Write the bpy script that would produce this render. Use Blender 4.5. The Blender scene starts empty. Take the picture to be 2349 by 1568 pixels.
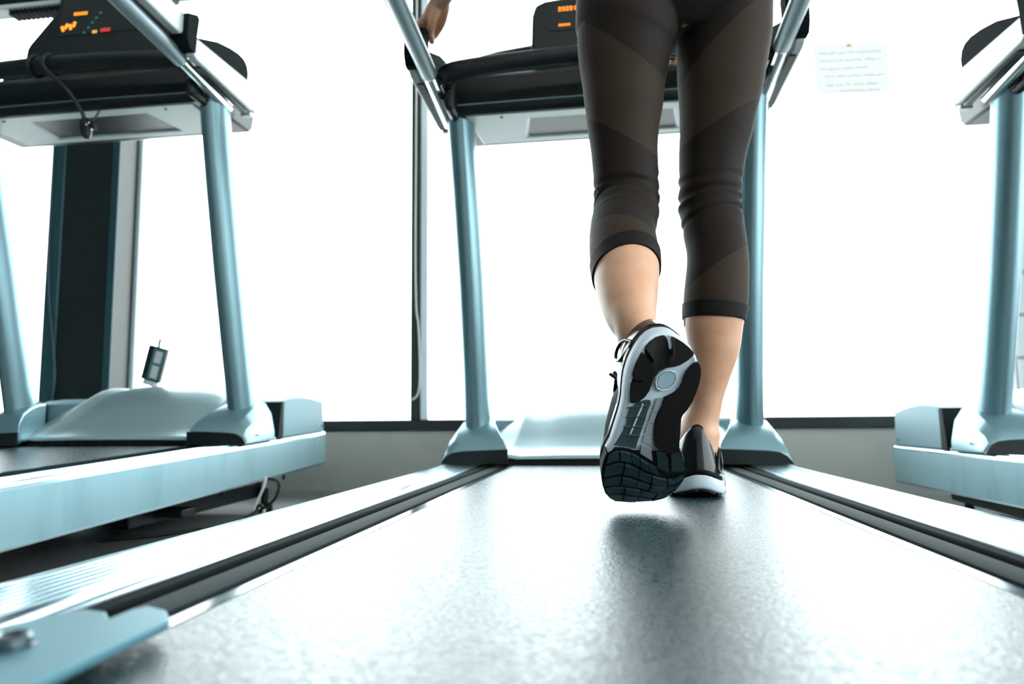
import bpy, bmesh, math, random
from mathutils import Vector, Matrix
C = bpy.context.scene.collection
SC = bpy.context.scene
PI = math.pi
random.seed(7)

# ------------------------------------------------------------------ camera, sky, lights, exposure
TILT, YAW, ROLL = math.radians(5.69), math.atan(217 / 1566), .0105
fw = Vector((-math.sin(YAW) * math.cos(TILT), math.cos(YAW) * math.cos(TILT), math.sin(TILT)))
r0 = Vector((math.cos(YAW), math.sin(YAW), 0)); u0 = r0.cross(fw)
rt = r0 * math.cos(ROLL) - u0 * math.sin(ROLL); up = u0 * math.cos(ROLL) + r0 * math.sin(ROLL)
cd = bpy.data.cameras.new('camera'); cam = bpy.data.objects.new('camera', cd); C.objects.link(cam)
cd.sensor_width = 36; cd.lens = 24; cd.clip_start = .02
cam.matrix_world = Matrix(((rt.x, up.x, -fw.x, 0), (rt.y, up.y, -fw.y, 0), (rt.z, up.z, -fw.z, .326), (0, 0, 0, 1)))
cd.dof.use_dof = True; cd.dof.focus_distance = .9; cd.dof.aperture_fstop = 4.5
SC.camera = cam

w = bpy.data.worlds.new('sky'); SC.world = w; w.use_nodes = True
bg = w.node_tree.nodes['Background']; bg.inputs[0].default_value = (.95, .985, 1, 1); bg.inputs[1].default_value = 8.0
SC.view_settings.view_transform = 'Standard'; SC.view_settings.look = 'None'
SC.view_settings.exposure = 0; SC.view_settings.gamma = 1; SC.view_settings.use_curve_mapping = False
SC.cycles.max_bounces = 8; SC.cycles.diffuse_bounces = 4; SC.cycles.glossy_bounces = 4; SC.cycles.transparent_max_bounces = 12
SC.cycles.caustics_reflective = False; SC.cycles.caustics_refractive = False
FILL_W, FILL_COL = 7.5, (1, .96, .9)

# ------------------------------------------------------------------ materials
M = {}
def mat(name, col, rough=.5, metal=0, spec=.5, bump=None, var=None, emit=None, sss=0, sheen=0, coat=0, grain=None):
    m = bpy.data.materials.new(name); m.use_nodes = True; nt = m.node_tree; b = nt.nodes['Principled BSDF']
    b.inputs['Base Color'].default_value = (*col, 1); b.inputs['Roughness'].default_value = rough
    b.inputs['Metallic'].default_value = metal; b.inputs['Specular IOR Level'].default_value = spec
    b.inputs['Coat Weight'].default_value = coat
    if sheen: b.inputs['Sheen Weight'].default_value = sheen
    if sss:
        b.inputs['Subsurface Weight'].default_value = sss; b.inputs['Subsurface Radius'].default_value = (.012, .005, .003)
        b.inputs['Subsurface Scale'].default_value = 1
    if emit:
        b.inputs['Emission Color'].default_value = (*emit[0], 1); b.inputs['Emission Strength'].default_value = emit[1]
    tc = nt.nodes.new('ShaderNodeTexCoord')
    def noise(scale, stretch=(1, 1, 1), detail=3):
        mp = nt.nodes.new('ShaderNodeMapping'); mp.inputs['Scale'].default_value = stretch
        nt.links.new(tc.outputs['Object'], mp.inputs[0])
        n = nt.nodes.new('ShaderNodeTexNoise'); n.inputs['Scale'].default_value = scale; n.inputs['Detail'].default_value = detail
        nt.links.new(mp.outputs[0], n.inputs['Vector']); return n
    if bump:                       # (scale, strength, distance[, stretch])
        n = noise(bump[0], bump[3] if len(bump) > 3 else (1, 1, 1)); k = nt.nodes.new('ShaderNodeBump')
        k.inputs['Strength'].default_value = bump[1]; k.inputs['Distance'].default_value = bump[2]
        nt.links.new(n.outputs[0], k.inputs['Height']); nt.links.new(k.outputs[0], b.inputs['Normal'])
    if var:                        # (scale, second colour, lo, hi[, stretch])
        n = noise(var[0], var[4] if len(var) > 4 else (1, 1, 1), 5); r = nt.nodes.new('ShaderNodeMapRange')
        r.inputs[1].default_value = var[2]; r.inputs[2].default_value = var[3]
        mx = nt.nodes.new('ShaderNodeMix'); mx.data_type = 'RGBA'
        mx.inputs[6].default_value = (*col, 1); mx.inputs[7].default_value = (*var[1], 1)
        nt.links.new(n.outputs[0], r.inputs[0]); nt.links.new(r.outputs[0], mx.inputs[0]); nt.links.new(mx.outputs[2], b.inputs['Base Color'])
    if grain:                      # (scale, roughness low, roughness high)
        n = noise(grain[0], (1, 1, 1), 2); r = nt.nodes.new('ShaderNodeMapRange')
        r.inputs[1].default_value = .35; r.inputs[2].default_value = .65; r.inputs[3].default_value = grain[1]; r.inputs[4].default_value = grain[2]
        nt.links.new(n.outputs[0], r.inputs[0]); nt.links.new(r.outputs[0], b.inputs['Roughness'])
    M[name] = m; return m
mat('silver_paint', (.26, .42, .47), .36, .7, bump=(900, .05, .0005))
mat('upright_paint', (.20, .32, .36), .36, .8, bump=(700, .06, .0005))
mat('white_plastic', (.66, .72, .74), .42, 0, bump=(600, .05, .0004))
mat('rail_metal', (.50, .66, .72), .17, 1)
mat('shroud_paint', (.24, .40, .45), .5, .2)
mat('matte_black', (.006, .009, .010), .85, spec=.08)
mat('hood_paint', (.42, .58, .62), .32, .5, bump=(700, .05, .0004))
mat('rail_side', (.43, .65, .72), .40, .7, var=(3, (.35, .56, .63), .52, .75, (1, 6, 1)))
mat('dark_plastic', (.006, .010, .012), .36, spec=.32, bump=(500, .05, .0004))
mat('dark_matte', (.005, .008, .009), .65, spec=.25)
mat('rubber_strip', (.030, .042, .045), .75, spec=.12, bump=(300, .2, .0006))
mat('belt', (.012, .030, .036), .30, spec=.75, bump=(430, .6, .0012), var=(420, (.04, .085, .10), .45, .75), grain=(240, .19, .40))
mat('belt_edge', (.02, .035, .04), .14, spec=.7)
mat('chrome', (.82, .84, .86), .1, 1)
mat('bolt_steel', (.12, .15, .17), .2, 1)
mat('wall_teal', (.035, .085, .10), .7)
mat('steel_plate', (.10, .24, .29), .5, .45, bump=(160, .08, .0006))
mat('grey_grip', (.20, .26, .28), .38, .55, bump=(900, .12, .0005))
mat('screen_black', (.006, .009, .010), .18)
mat('led_orange', (.1, .02, 0), .5, emit=((1, .27, .02), 2.2))
mat('led_yellow', (.75, .42, .12), .5, emit=((1, .5, .12), .5))
mat('led_red', (.5, .04, .03), .5, emit=((1, .06, .05), .35))
mat('led_green', (.03, .14, .12), .5, emit=((.1, .6, .5), .1))
mat('cord_black', (.008, .010, .010), .5)
mat('cord_white', (.85, .87, .85), .5)
mat('wall_plaster', (.56, .57, .53), .85, var=(2.2, (.46, .48, .45), .45, .7), bump=(60, .15, .002))
mat('room_white', (.72, .73, .72), .8, bump=(50, .1, .001))
mat('floor_vinyl', (.30, .315, .31), .32, var=(6, (.24, .26, .26), .4, .7), bump=(8, .04, .001))
mat('frame_dark', (.012, .017, .019), .42, bump=(200, .05, .0004))
mat('frame_pale', (.80, .93, .98), .45, bump=(200, .05, .0004))
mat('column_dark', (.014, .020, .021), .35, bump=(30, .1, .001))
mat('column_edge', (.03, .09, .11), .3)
mat('concrete', (.55, .55, .53), .85, var=(2, (.45, .46, .45), .4, .7))
mat('facade_pale', (.20, .215, .22), .8, var=(4, (.18, .195, .20), .4, .7))
mat('facade_glass', (.20, .225, .235), .6, spec=.1)
mat('paper', (.80, .82, .80), .8, bump=(400, .05, .0003))
mat('ink_grey', (.35, .40, .40), .8); mat('ink_red', (.72, .25, .2), .8); mat('tape', (.75, .55, .3), .5)
mat('skin', (.66, .37, .235), .46, sss=.12, bump=(260, .12, .0006), var=(30, (.60, .31, .19), .4, .7))
mat('legging_knit', (.0115, .0062, .0042), .7, spec=.2, sheen=.03, bump=(1400, .2, .0004))
mat('legging_mesh', (.031, .018, .0115), .7, spec=.2, sheen=.03, bump=(1800, .5, .0005))
mat('legging_hem', (.006, .0045, .004), .7, spec=.2, bump=(1400, .2, .0004))
mat('top_knit', (.02, .03, .035), .7, bump=(900, .2, .0004))
mat('hair', (.025, .014, .009), .45, bump=(120, .5, .002, (6, 6, 1)))
mat('eye_white', (.8, .8, .78), .2); mat('lip', (.45, .16, .13), .4)
mat('shoe_upper', (.005, .006, .007), .18, spec=.35, bump=(1100, .06, .0003))
mat('shoe_knit', (.008, .018, .021), .75, spec=.15, bump=(700, .9, .001))
mat('shoe_gloss', (.006, .008, .009), .25, spec=.3)
mat('midsole', (.60, .68, .76), .45, bump=(500, .08, .0004))
mat('sole_black', (.006, .0055, .005), .6, spec=.2, bump=(800, .15, .0005))
mat('sole_teal', (.020, .050, .060), .45, spec=.35, bump=(800, .15, .0005))
mat('sole_smoke', (.035, .060, .066), .35)
mat('sole_strip', (.30, .34, .37), .5, bump=(900, .4, .0006))
mat('sole_disc', (.36, .50, .56), .35)
mat('reflective', (.75, .73, .62), .3)
def glass():
    m = bpy.data.materials.new('window_glass'); m.use_nodes = True; nt = m.node_tree; nt.nodes.clear()
    o = nt.nodes.new('ShaderNodeOutputMaterial'); mx = nt.nodes.new('ShaderNodeMixShader'); t = nt.nodes.new('ShaderNodeBsdfTransparent')
    g = nt.nodes.new('ShaderNodeBsdfGlossy'); f = nt.nodes.new('ShaderNodeFresnel'); f.inputs[0].default_value = 1.2
    t.inputs[0].default_value = (.94, .98, .98, 1); g.inputs['Roughness'].default_value = .02
    nt.links.new(f.outputs[0], mx.inputs[0]); nt.links.new(t.outputs[0], mx.inputs[1]); nt.links.new(g.outputs[0], mx.inputs[2]); nt.links.new(mx.outputs[0], o.inputs[0])
    M['window_glass'] = m
glass()

# ------------------------------------------------------------------ mesh helpers
OFF = [Vector((0, 0, 0))]            # base point of the thing being built
def finish(name, bm, m, parent=None, sharp=35, bevel=0, segs=2, smooth=True):
    bmesh.ops.recalc_face_normals(bm, faces=bm.faces[:])
    me = bpy.data.meshes.new(name)
    off = OFF[0]
    for v in bm.verts: v.co -= off
    bm.to_mesh(me); bm.free()
    me.materials.append(M[m] if isinstance(m, str) else m)
    if smooth:
        me.polygons.foreach_set('use_smooth', [True] * len(me.polygons))
        if sharp: me.set_sharp_from_angle(angle=math.radians(sharp))
    o = bpy.data.objects.new(name, me); C.objects.link(o)
    if parent is not None: o.parent = parent
    else: o.location = off
    if bevel:
        b = o.modifiers.new('bevel', 'BEVEL'); b.width = bevel; b.segments = segs; b.limit_method = 'ANGLE'; b.angle_limit = math.radians(40)
    return o
def box(bm, x0, x1, y0, y1, z0, z1, f=None):
    vs = [bm.verts.new(f(x, y, z) if f else (x, y, z)) for x in (x0, x1) for y in (y0, y1) for z in (z0, z1)]
    for q in ((0, 1, 3, 2), (4, 6, 7, 5), (0, 4, 5, 1), (2, 3, 7, 6), (0, 2, 6, 4), (1, 5, 7, 3)): bm.faces.new([vs[i] for i in q])
def prism(bm, pts, fa, fb):          # polygon extruded between two placing functions
    a = [bm.verts.new(fa(*p)) for p in pts]; b = [bm.verts.new(fb(*p)) for p in pts]; n = len(pts)
    bm.faces.new(a); bm.faces.new(b[::-1])
    for i in range(n): bm.faces.new((a[i], b[i], b[(i + 1) % n], a[(i + 1) % n]))
def rings(bm, R, closed=True, caps=True):
    V = [[bm.verts.new(p) for p in r] for r in R]
    for a, b in zip(V, V[1:]):
        n = len(a)
        for i in range(n if closed else n - 1): bm.faces.new((a[i], a[(i + 1) % n], b[(i + 1) % n], b[i]))
    if caps and closed: bm.faces.new(V[0]); bm.faces.new(V[-1][::-1])
    return V
def smooth_path(P, n=6):
    P = [Vector(p) for p in P]; out = []
    for i in range(len(P) - 1):
        a, b, c, d = P[max(i - 1, 0)], P[i], P[i + 1], P[min(i + 2, len(P) - 1)]
        for k in range(n):
            t = k / n
            out.append(.5 * ((2 * b) + (c - a) * t + (2 * a - 5 * b + 4 * c - d) * t * t + (3 * b - a - 3 * c + d) * t ** 3))
    return out + [P[-1]]
def tube(bm, P, rad, seg=12, caps=True, dome=False):
    P = [Vector(p) for p in P]; n = len(P); rr = rad if isinstance(rad, (list, tuple)) else [rad] * n
    if dome:                         # rounded ends
        d0 = (P[0] - P[1]).normalized(); d1 = (P[-1] - P[-2]).normalized()
        A = [(P[0] + d0 * rr[0] * s, rr[0] * c) for s, c in ((.98, .2), (.8, .6), (.45, .9))]
        B = [(P[-1] + d1 * rr[-1] * s, rr[-1] * c) for s, c in ((.45, .9), (.8, .6), (.98, .2))]
        P = [a[0] for a in A] + P + [b[0] for b in B]; rr = [a[1] for a in A] + list(rr) + [b[1] for b in B]; n = len(P)
    R = []; ref = None
    for i in range(n):
        t = (P[min(i + 1, n - 1)] - P[max(i - 1, 0)]).normalized()
        if ref is None: ref = Vector((0, 0, 1)) if abs(t.z) < .9 else Vector((1, 0, 0))
        a = (ref - t * ref.dot(t)).normalized(); b = t.cross(a); ref = a
        R.append([P[i] + (a * math.cos(2 * PI * k / seg) + b * math.sin(2 * PI * k / seg)) * rr[i] for k in range(seg)])
    rings(bm, R, True, caps)
def lerp_table(T, n):
    P = [Vector(t) if len(t) <= 4 else t for t in T]; out = []
    for i in range(len(T) - 1):
        a, b, c, d = T[max(i - 1, 0)], T[i], T[i + 1], T[min(i + 2, len(T) - 1)]
        for k in range(n):
            t = k / n
            out.append([.5 * (2 * b[j] + (c[j] - a[j]) * t + (2 * a[j] - 5 * b[j] + 4 * c[j] - d[j]) * t * t + (3 * b[j] - a[j] - 3 * c[j] + d[j]) * t ** 3) for j in range(len(b))])
    return out + [list(T[-1])]
def remeshed(bm, voxel, smooth=2):
    bmesh.ops.recalc_face_normals(bm, faces=bm.faces[:])
    me = bpy.data.meshes.new('tmp'); bm.to_mesh(me); bm.free()
    o = bpy.data.objects.new('tmp', me); C.objects.link(o)
    r = o.modifiers.new('r', 'REMESH'); r.mode = 'VOXEL'; r.voxel_size = voxel
    if smooth:
        s = o.modifiers.new('s', 'SMOOTH'); s.factor = .5; s.iterations = smooth
    dg = bpy.context.evaluated_depsgraph_get(); res = bpy.data.meshes.new_from_object(o.evaluated_get(dg))
    b2 = bmesh.new(); b2.from_mesh(res); bpy.data.objects.remove(o); bpy.data.meshes.remove(me); bpy.data.meshes.remove(res)
    return b2
def thing(name, label, cat, loc=(0, 0, 0), group=None):
    o = bpy.data.objects.new(name, None); C.objects.link(o); o.location = loc; o.empty_display_size = .1
    o['label'] = label; o['category'] = cat
    if group: o['group'] = group
    OFF[0] = Vector(loc); return o
def tag(o, label, cat, group=None):
    o['label'] = label; o['category'] = cat
    if group: o['group'] = group
    return o
def struct(o, label=None):
    o['kind'] = 'structure'
    if label: o['label'] = label
    return o
def B(): return bmesh.new()
def base(x, y, z): OFF[0] = Vector((x, y, z))

# ------------------------------------------------------------------ the room
def translucent(name, col, t):
    m = mat(name, col, .8); nt = m.node_tree; b = nt.nodes['Principled BSDF']; o = nt.nodes['Material Output']
    tr = nt.nodes.new('ShaderNodeBsdfTranslucent'); tr.inputs[0].default_value = (*col, 1)
    mx = nt.nodes.new('ShaderNodeMixShader'); mx.inputs[0].default_value = t
    nt.links.new(b.outputs[0], mx.inputs[1]); nt.links.new(tr.outputs[0], mx.inputs[2]); nt.links.new(mx.outputs[0], o.inputs[0])
X0, X1, Y0, YW, H = -3.4, 4.6, -4.2, 2.75, 2.9
def sbox(name, m, x0, x1, y0, y1, z0, z1, parent=None, bevel=0, label=None):
    bm = B(); box(bm, x0, x1, y0, y1, z0, z1); o = finish(name, bm, m, parent, bevel=bevel)
    if parent is None: struct(o, label)
    return o
base(0, 0, 0)
sbox('floor', 'floor_vinyl', X0, X1, Y0, YW + .2, -.06, 0)
sbox('ceiling', 'room_white', X0, X1, Y0, YW + .2, H, H + .06)
sbox('wall_back', 'room_white', X0, X1, Y0 - .1, Y0, 0, H)
sbox('wall_left', 'wall_teal', X0 - .1, X0, Y0, YW + .2, 0, H)  # unseen wall, set near and dark to shade the right treadmill
sbox('wall_front', 'wall_plaster', X0, X1, YW, YW + .2, 0, .245)
sbox('wall_front', 'room_white', X0, X1, YW, YW + .2, 2.72, H)
wr = sbox('wall_right', 'wall_plaster', X1, X1 + .1, Y0, YW + .2, 0, .245)
sbox('upper_wall', 'room_white', X1, X1 + .1, Y0, YW + .2, 2.72, H, wr)
sbox('trim_1', 'frame_dark', X0, X1, YW - .012, YW + .1, .245, .2895, bevel=.004, label='dark window sill rail along the front wall')
def window(name, ax, lo, hi, fixed, bars):
    # a run of panes along axis ax ('x' or 'y') with a dark frame and mullions
    def bx(nm, m, a0, a1, d0, d1, z0, z1, par, bev=.004):
        bm = B()
        if ax == 'x': box(bm, a0, a1, fixed + d0, fixed + d1, z0, z1)
        else: box(bm, fixed + d0, fixed + d1, a0, a1, z0, z1)
        return finish(nm, bm, m, par, bevel=bev)
    root = bx(name, 'frame_dark', lo, hi, .0, .08, 2.66, 2.72, None); struct(root)
    edges = [lo] + bars + [hi]
    for b in bars: bx('mullion', 'frame_dark', b - .0205, b + .0205, 0, .07, .2895, 2.66, root)
    for a, b in zip(edges, edges[1:]):
        bx('pane', 'window_glass', a + .0, b - .0, .036, .042, .2895, 2.66, root, 0)
    return root
w1 = window('window_1', 'x', X0, -2.40, YW, [])
w2 = window('window_2', 'x', -2.40, X1, YW, [-.789, 2.35])
w3 = window('window_3', 'y', Y0, YW, X1, [-2.0, .4])
sbox('slider_frame', 'frame_pale', -.7685, -.738, YW + .006, YW + .034, .2895, 2.66, w2, .003)
# the dark pillar with its corner guards, and the pale fixed frame beside it
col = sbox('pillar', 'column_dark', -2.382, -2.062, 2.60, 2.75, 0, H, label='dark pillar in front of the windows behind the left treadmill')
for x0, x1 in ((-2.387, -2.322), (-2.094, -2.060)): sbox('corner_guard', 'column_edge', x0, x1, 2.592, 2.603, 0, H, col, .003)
t3 = sbox('trim_2', 'frame_pale', -2.150, -2.098, 2.70, 2.752, .20, H, bevel=.004, label='pale fixed window frame beside the dark pillar')
sbox('frame_lip', 'frame_pale', -2.092, -2.045, 2.715, 2.752, .20, H, t3, .004)
# outside: paving and a pale pavilion, blown out by the sky
base(0, 0, 0)
sbox('ground', 'concrete', -30, 30, YW + .2, 60, -.12, -.06)
bl = thing('pavilion', 'pale building with a projecting beam seen outside through the window at the far right', 'building', (4.2, 6.4, -.06))
bm = B(); box(bm, 3.28, 4.6, 4.4, 6.02, 1.90, 1.97); finish('canopy_beam', bm, 'facade_pale', bl, bevel=.01)
bm = B(); box(bm, 3.42, 5.6, 6.3, 6.5, -.06, 2.2); finish('wall', bm, 'facade_pale', bl)
for i in range(5):
    for k in range(6):
        bm = B(); x = 3.44 + i * .43; z = .0 + k * .365; box(bm, x, x + .40, 6.27, 6.305, z, z + .34); finish('panel', bm, 'facade_glass', bl, bevel=.005)
base(0, 0, 0)
# added fill lamps on the ceiling, unseen above and behind the camera
for i, (x, y) in enumerate(((-2.2, -.6), (.0, -.6), (2.2, -.6), (-2.2, -2.6), (.0, -2.6), (2.2, -2.6))):
    l = thing('ceiling_fill', ('unseen ceiling fill panel added over the treadmill deck row, %s' if y > -1 else 'unseen ceiling fill panel added near the back wall, %s') % ('left' if x < -1 else 'right' if x > 1 else 'middle'), 'light', (x, y, H), 'added ceiling fill panels')
    bm = B(); box(bm, x - .62, x + .62, y - .17, y + .17, H - .05, H); finish('housing', bm, 'room_white', l, bevel=.005)
    bm = B(); box(bm, x - .58, x + .58, y - .13, y + .13, H - .056, H - .049); finish('diffuser', bm, 'white_plastic', l)
    ld = bpy.data.lights.new('fill_lamp', 'AREA'); ld.shape = 'RECTANGLE'; ld.size = 1.16; ld.size_y = .26; ld.energy = FILL_W; ld.color = FILL_COL
    lo = bpy.data.objects.new('fill_lamp', ld); C.objects.link(lo); lo.parent = l; lo.location = (0, 0, -.062)

# ------------------------------------------------------------------ treadmills
def treadmill(ax, z0, sl, up_dz, label, monitor=False, head='small'):
    root = thing('treadmill', label, 'treadmill', (ax, 1.3, 0), 'treadmills in a row facing the windows')
    zd = lambda y: z0 + sl * (y - 1.83)
    D = lambda x, y, z: (ax + x, y, zd(y) + z)                      # deck frame
    U = lambda x, y, z: (ax + x - .006, y, z + up_dz)                      # upper frame
    YB, YF = .22, 2.445
    def part(name, bm, m, parent=root, **k): return finish(name, bm, m, parent, **k)
    # running belt: top run, roller bend, thin return
    bm = B(); prof = [(1.99, -.006), (1.6, -.004), (1.2, -.004), (.8, -.004), (.3, -.004)] + [(.27 - .03 * math.sin(a), -.034 + .03 * math.cos(a)) for a in (.3, .7, 1.1, 1.6, 2.1, 2.6, PI)] + [(.6, -.064), (1.99, -.064)]
    rings(bm, [[D(x, y, z) for y, z in prof] for x in [-.263 + .0526 * i for i in range(11)]], True, True)
    part('belt', bm, 'belt', sharp=50)
    for m in (-1, 1):
        bm = B(); box(bm, m * .263, m * .275, .285, 1.95, -.012, -.0035, D); part('belt_edge', bm, 'belt_edge')
    bm = B(); box(bm, -.355, .355, .24, 2.0, -.10, -.066, D); box(bm, -.355, .355, 1.99, 2.40, -.10, -.004, D); part('deck_board', bm, 'dark_matte')
    for m in (-1, 1):
        # side rail: aluminium extrusion with a rounded lip and a deep side face
        pr = [(.352, -.03), (.352, -.006), (.3545, -.0015), (.360, 0), (.448, 0), (.4535, -.002), (.4555, -.007), (.4555, -.113), (.4535, -.118), (.449, -.12), (.441, -.12), (.441, -.03)]
        bm = B(); rings(bm, [[D(m * x, y, z) for x, z in pr] for y in (YB, .8, 1.4, 1.9, YF)])
        rail = part('side_rail', bm, 'rail_metal', sharp=50)
        bm = B(); box(bm, m * .4548, m * .4572, YB + .002, YF - .002, -.112, -.0125, D); part('side_panel', bm, 'rail_side', rail)
        for k in range(7):
            x = .3735 + k * .0098
            bm = B(); rings(bm, [[D(m * (x + dx), y, z) for dx, z in ((0, -.001), (.0012, .0011), (.0036, .0011), (.0048, -.001))] for y in (YB + .01, 1.0, 1.86)])
            part('grip_ridge', bm, 'rail_metal', rail)
        bm = B(); box(bm, m * .355, m * .273, .25, 1.99, -.05, -.020, D); part('track_channel', bm, 'matte_black')
        bm = B(); box(bm, m * .334, m * .353, .25, 1.99, -.03, -.006, D); part('track_lip', bm, 'matte_black', bevel=.003)
        bm = B(); rings(bm, [[D(m * x, y, z) for x, z in ((.299, -.03), (.300, -.010), (.304, -.0075), (.324, -.0075), (.330, -.012), (.331, -.03))] for y in (.25, 1.0, 1.99)])
        part('rubber_strip', bm, 'rubber_strip')
        # rear corner plate with its bolt and screw
        poly = [(.246, .357), (.258, .371), (.275, .379), (.279, .369), (.2785, .352), (.290, .364), (.306, .368), (.3115, .363), (.340, .300), (.345, .2), (.238, .2), (.243, .29), (.2445, .35)]
        bm = B(); prism(bm, poly, lambda x, y: D(m * x, y, .0095), lambda x, y: D(m * x, y, .0035)); pl_ = part('corner_plate', bm, 'steel_plate', bevel=.0016)
        c = Vector(D(m * .2905, .302, .009)); bm = B()
        R = [[c + Vector((r * math.cos(a * PI / 10), r * math.sin(a * PI / 10), z)) for a in range(20)] for r, z in ((.0105, 0), (.0105, .0012), (.0088, .0015), (.0085, .0048), (.0072, .0066), (.0046, .0070), (.0042, .0035), (.001, .0033))]
        rings(bm, R); part('bolt', bm, 'bolt_steel', pl_, sharp=30)
        c = Vector(D(m * .289, .384, -.004)); bm = B()
        rings(bm, [[c + Vector((r * math.cos(a * PI / 8), r * math.sin(a * PI / 8), z)) for a in range(16)] for r, z in ((.006, 0), (.006, .005), (.0045, .0072), (.001, .0074))]); part('screw', bm, 'chrome', pl_, sharp=30)
        # upright post, an oval tube leaning back to the user
        bm = B(); R = []
        for t in (0, .25, .5, .75, 1):
            y = 2.005 + (1.765 - 2.005) * t; z = (zd(2.005) - .01) * (1 - t) + (1.165 + up_dz) * t; x = .384 + .004 * t - .006 * math.sin(t * PI)
            R.append([(ax + m * x + .0365 * math.cos(a * PI / 14), y + .052 * math.sin(a * PI / 14), z) for a in range(28)])
        rings(bm, R); part('upright', bm, 'upright_paint')
        bm = B(); box(bm, m * .40, m * .452, 2.02, 2.07, -.001, .007, D); part('post_foot', bm, 'white_plastic', bevel=.002)
        # boot around the foot of the post
        prof = [(1.862, .0), (1.866, .036), (1.885, .066), (1.92, .094), (1.96, .112), (2.0, .124), (2.035, .128)]
        bm = B(); R = []
        for y, h in prof:
            h2 = max(h, .002); s = h / .128; xi = .278 + .062 * max(0, s - .3) ** 1.2 / .65
            R.append([D(m * x, y, z) for x, z in ((xi, 0), (xi, h2 * (1.08 - .12 * s)), (xi + (.432 - xi) * .34, h2 * 1.04), (.405, h2 * .97), (.432, h2 * .90), (.452, h2 * .66), (.464, h2 * .22), (.465, 0))])
        # dark rear face as a part of its own
        rings(bm, R[1:]); boot = part('post_boot', bm, 'silver_paint', sharp=28, bevel=.004)
        bm = B(); prism(bm, [(.279, 0), (.279, .0395), (.33, .038), (.405, .035), (.432, .0315), (.4515, .021), (.4635, .005), (.4645, 0)], lambda x, z: D(m * x, 1.860, z), lambda x, z: D(m * x, 1.868, z * 1.02)); part('boot_face', bm, 'dark_plastic', boot)
        c = Vector(D(m * .4655, 1.925, .024)); bm = B(); tube(bm, [c, c + Vector((m * .002, 0, 0))], .004, 10); part('boot_screw', bm, 'chrome', boot)
        # black gap plate between the post and the front shroud
        bm = B(); prism(bm, [(2.075, 0), (2.095, .118), (2.108, .120), (2.108, 0)], lambda y, z: D(m * .40, y, z), lambda y, z: D(m * .455, y, z)); part('gap_plate', bm, 'dark_matte')
    # motor hood: concave scoop between two creases, flanks falling to the boots
    prof = [(1.905, .012), (1.94, .020), (1.985, .044), (2.04, .083), (2.09, .120), (2.14, .150), (2.19, .170), (2.25, .178), (2.33, .174), (2.40, .152), (2.44, .100), (2.455, .02)]
    bm = B(); R = []
    for y, h in prof:
        t = min(1, max(0, (y - 1.905) / .25)); hw = .288 - .035 * t
        xs = [0, .07, .14, .19, hw - .03, hw - .008, hw, hw + .012, hw + .05, min(hw + .10, .40), .43]
        row = []
        for i, x in enumerate(xs):
            a = h * (1 - .10 * (x / .28) ** 2)
            if i == 5: a += .002
            if i == 6: a += .004
            if i in (3, 4): a -= (.005, .010)[i - 3] * min(1, h / .12)
            if i > 6: d_ = x - hw; a = max(.004, h * .9 - (.25 * d_ + 2.2 * d_ * d_) * (.5 + .5 * t))
            row.append((x, a))
        R.append([D(-x, y, a) for x, a in row[::-1][:-1]] + [D(x, y, a) for x, a in row])
    V = rings(bm, R, False, False)
    part('motor_hood', bm, 'hood_paint', sharp=60).modifiers.new('solid', 'SOLIDIFY').thickness = -.004
    for mm in (-1, 1):               # pale bead put on each ridge as a painted highlight
        P = []
        for y, h in prof[:9]:
            t = min(1, max(0, (y - 1.905) / .25)); hw = .288 - .035 * t; P.append(D(mm * hw, y, h * (1 - .10 * (hw / .28) ** 2) + .004))
        bm = B(); tube(bm, smooth_path(P, 4), .0045, 8); part('crease_glint', bm, 'white_plastic')
    bm = B(); box(bm, -.285, .285, 1.915, 1.935, -.004, .0105, D); part('hood_gap_shade', bm, 'dark_matte')  # dark strip standing in for the shaded gap under the hood
    bm = B(); pr = [(2.112, 0), (2.117, .118), (2.16, .129), (2.23, .134), (2.31, .129), (2.38, .119), (2.43, .110), (2.44, 0)]
    prism(bm, pr, lambda y, z: D(-.452, y, z), lambda y, z: D(.452, y, z)); shroud = part('front_shroud', bm, 'shroud_paint', sharp=30, bevel=.006)
    for m in (-1, 1):
        c = Vector(D(m * .453, 2.415, .022)); bm = B(); tube(bm, [c, c + Vector((m * .002, 0, 0))], .0045, 10); part('shroud_screw', bm, 'chrome', shroud)
    # lift frame and feet below the deck
    bm = B(); box(bm, -.30, .30, 1.62, 1.70, .055, .085, lambda x, y, z: (ax + x, y, z)); box(bm, -.40, -.36, 1.3, 2.2, .05, .10, lambda x, y, z: (ax + x, y, z)); box(bm, .30, .34, 1.55, 2.2, .045, .095, lambda x, y, z: (ax + x, y, z))
    box(bm, .30, .42, 1.64, 1.70, .06, .082, lambda x, y, z: (ax + x, y, z)); box(bm, -.34, .34, 2.16, 2.2, .045, .095, lambda x, y, z: (ax + x, y, z)); part('lift_frame', bm, 'dark_plastic', bevel=.004)
    for m in (-1, 1):
        for y in (.42, 2.18):
            x = m * (.40 if y < 1 else .36); top = zd(y) - .095 if y < 1 else .075
            bm = B(); tube(bm, [(ax + x, y, 0), (ax + x, y, .022), (ax + x, y, .026), (ax + x, y, top)], [.026, .026, .012, .012], 16); part('foot', bm, 'dark_plastic')
    bm = B(); box(bm, -.44, .44, .30, 1.55, -.119, -.10, D); part('base_pan', bm, 'dark_matte')
    for y in (1.78, 1.98, 2.14):
        bm = B(); tube(bm, [D(.445, y, -.118), D(.445, y, -.136)], [.006, .004], 8); part('frame_bolt', bm, 'dark_plastic')
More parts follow.
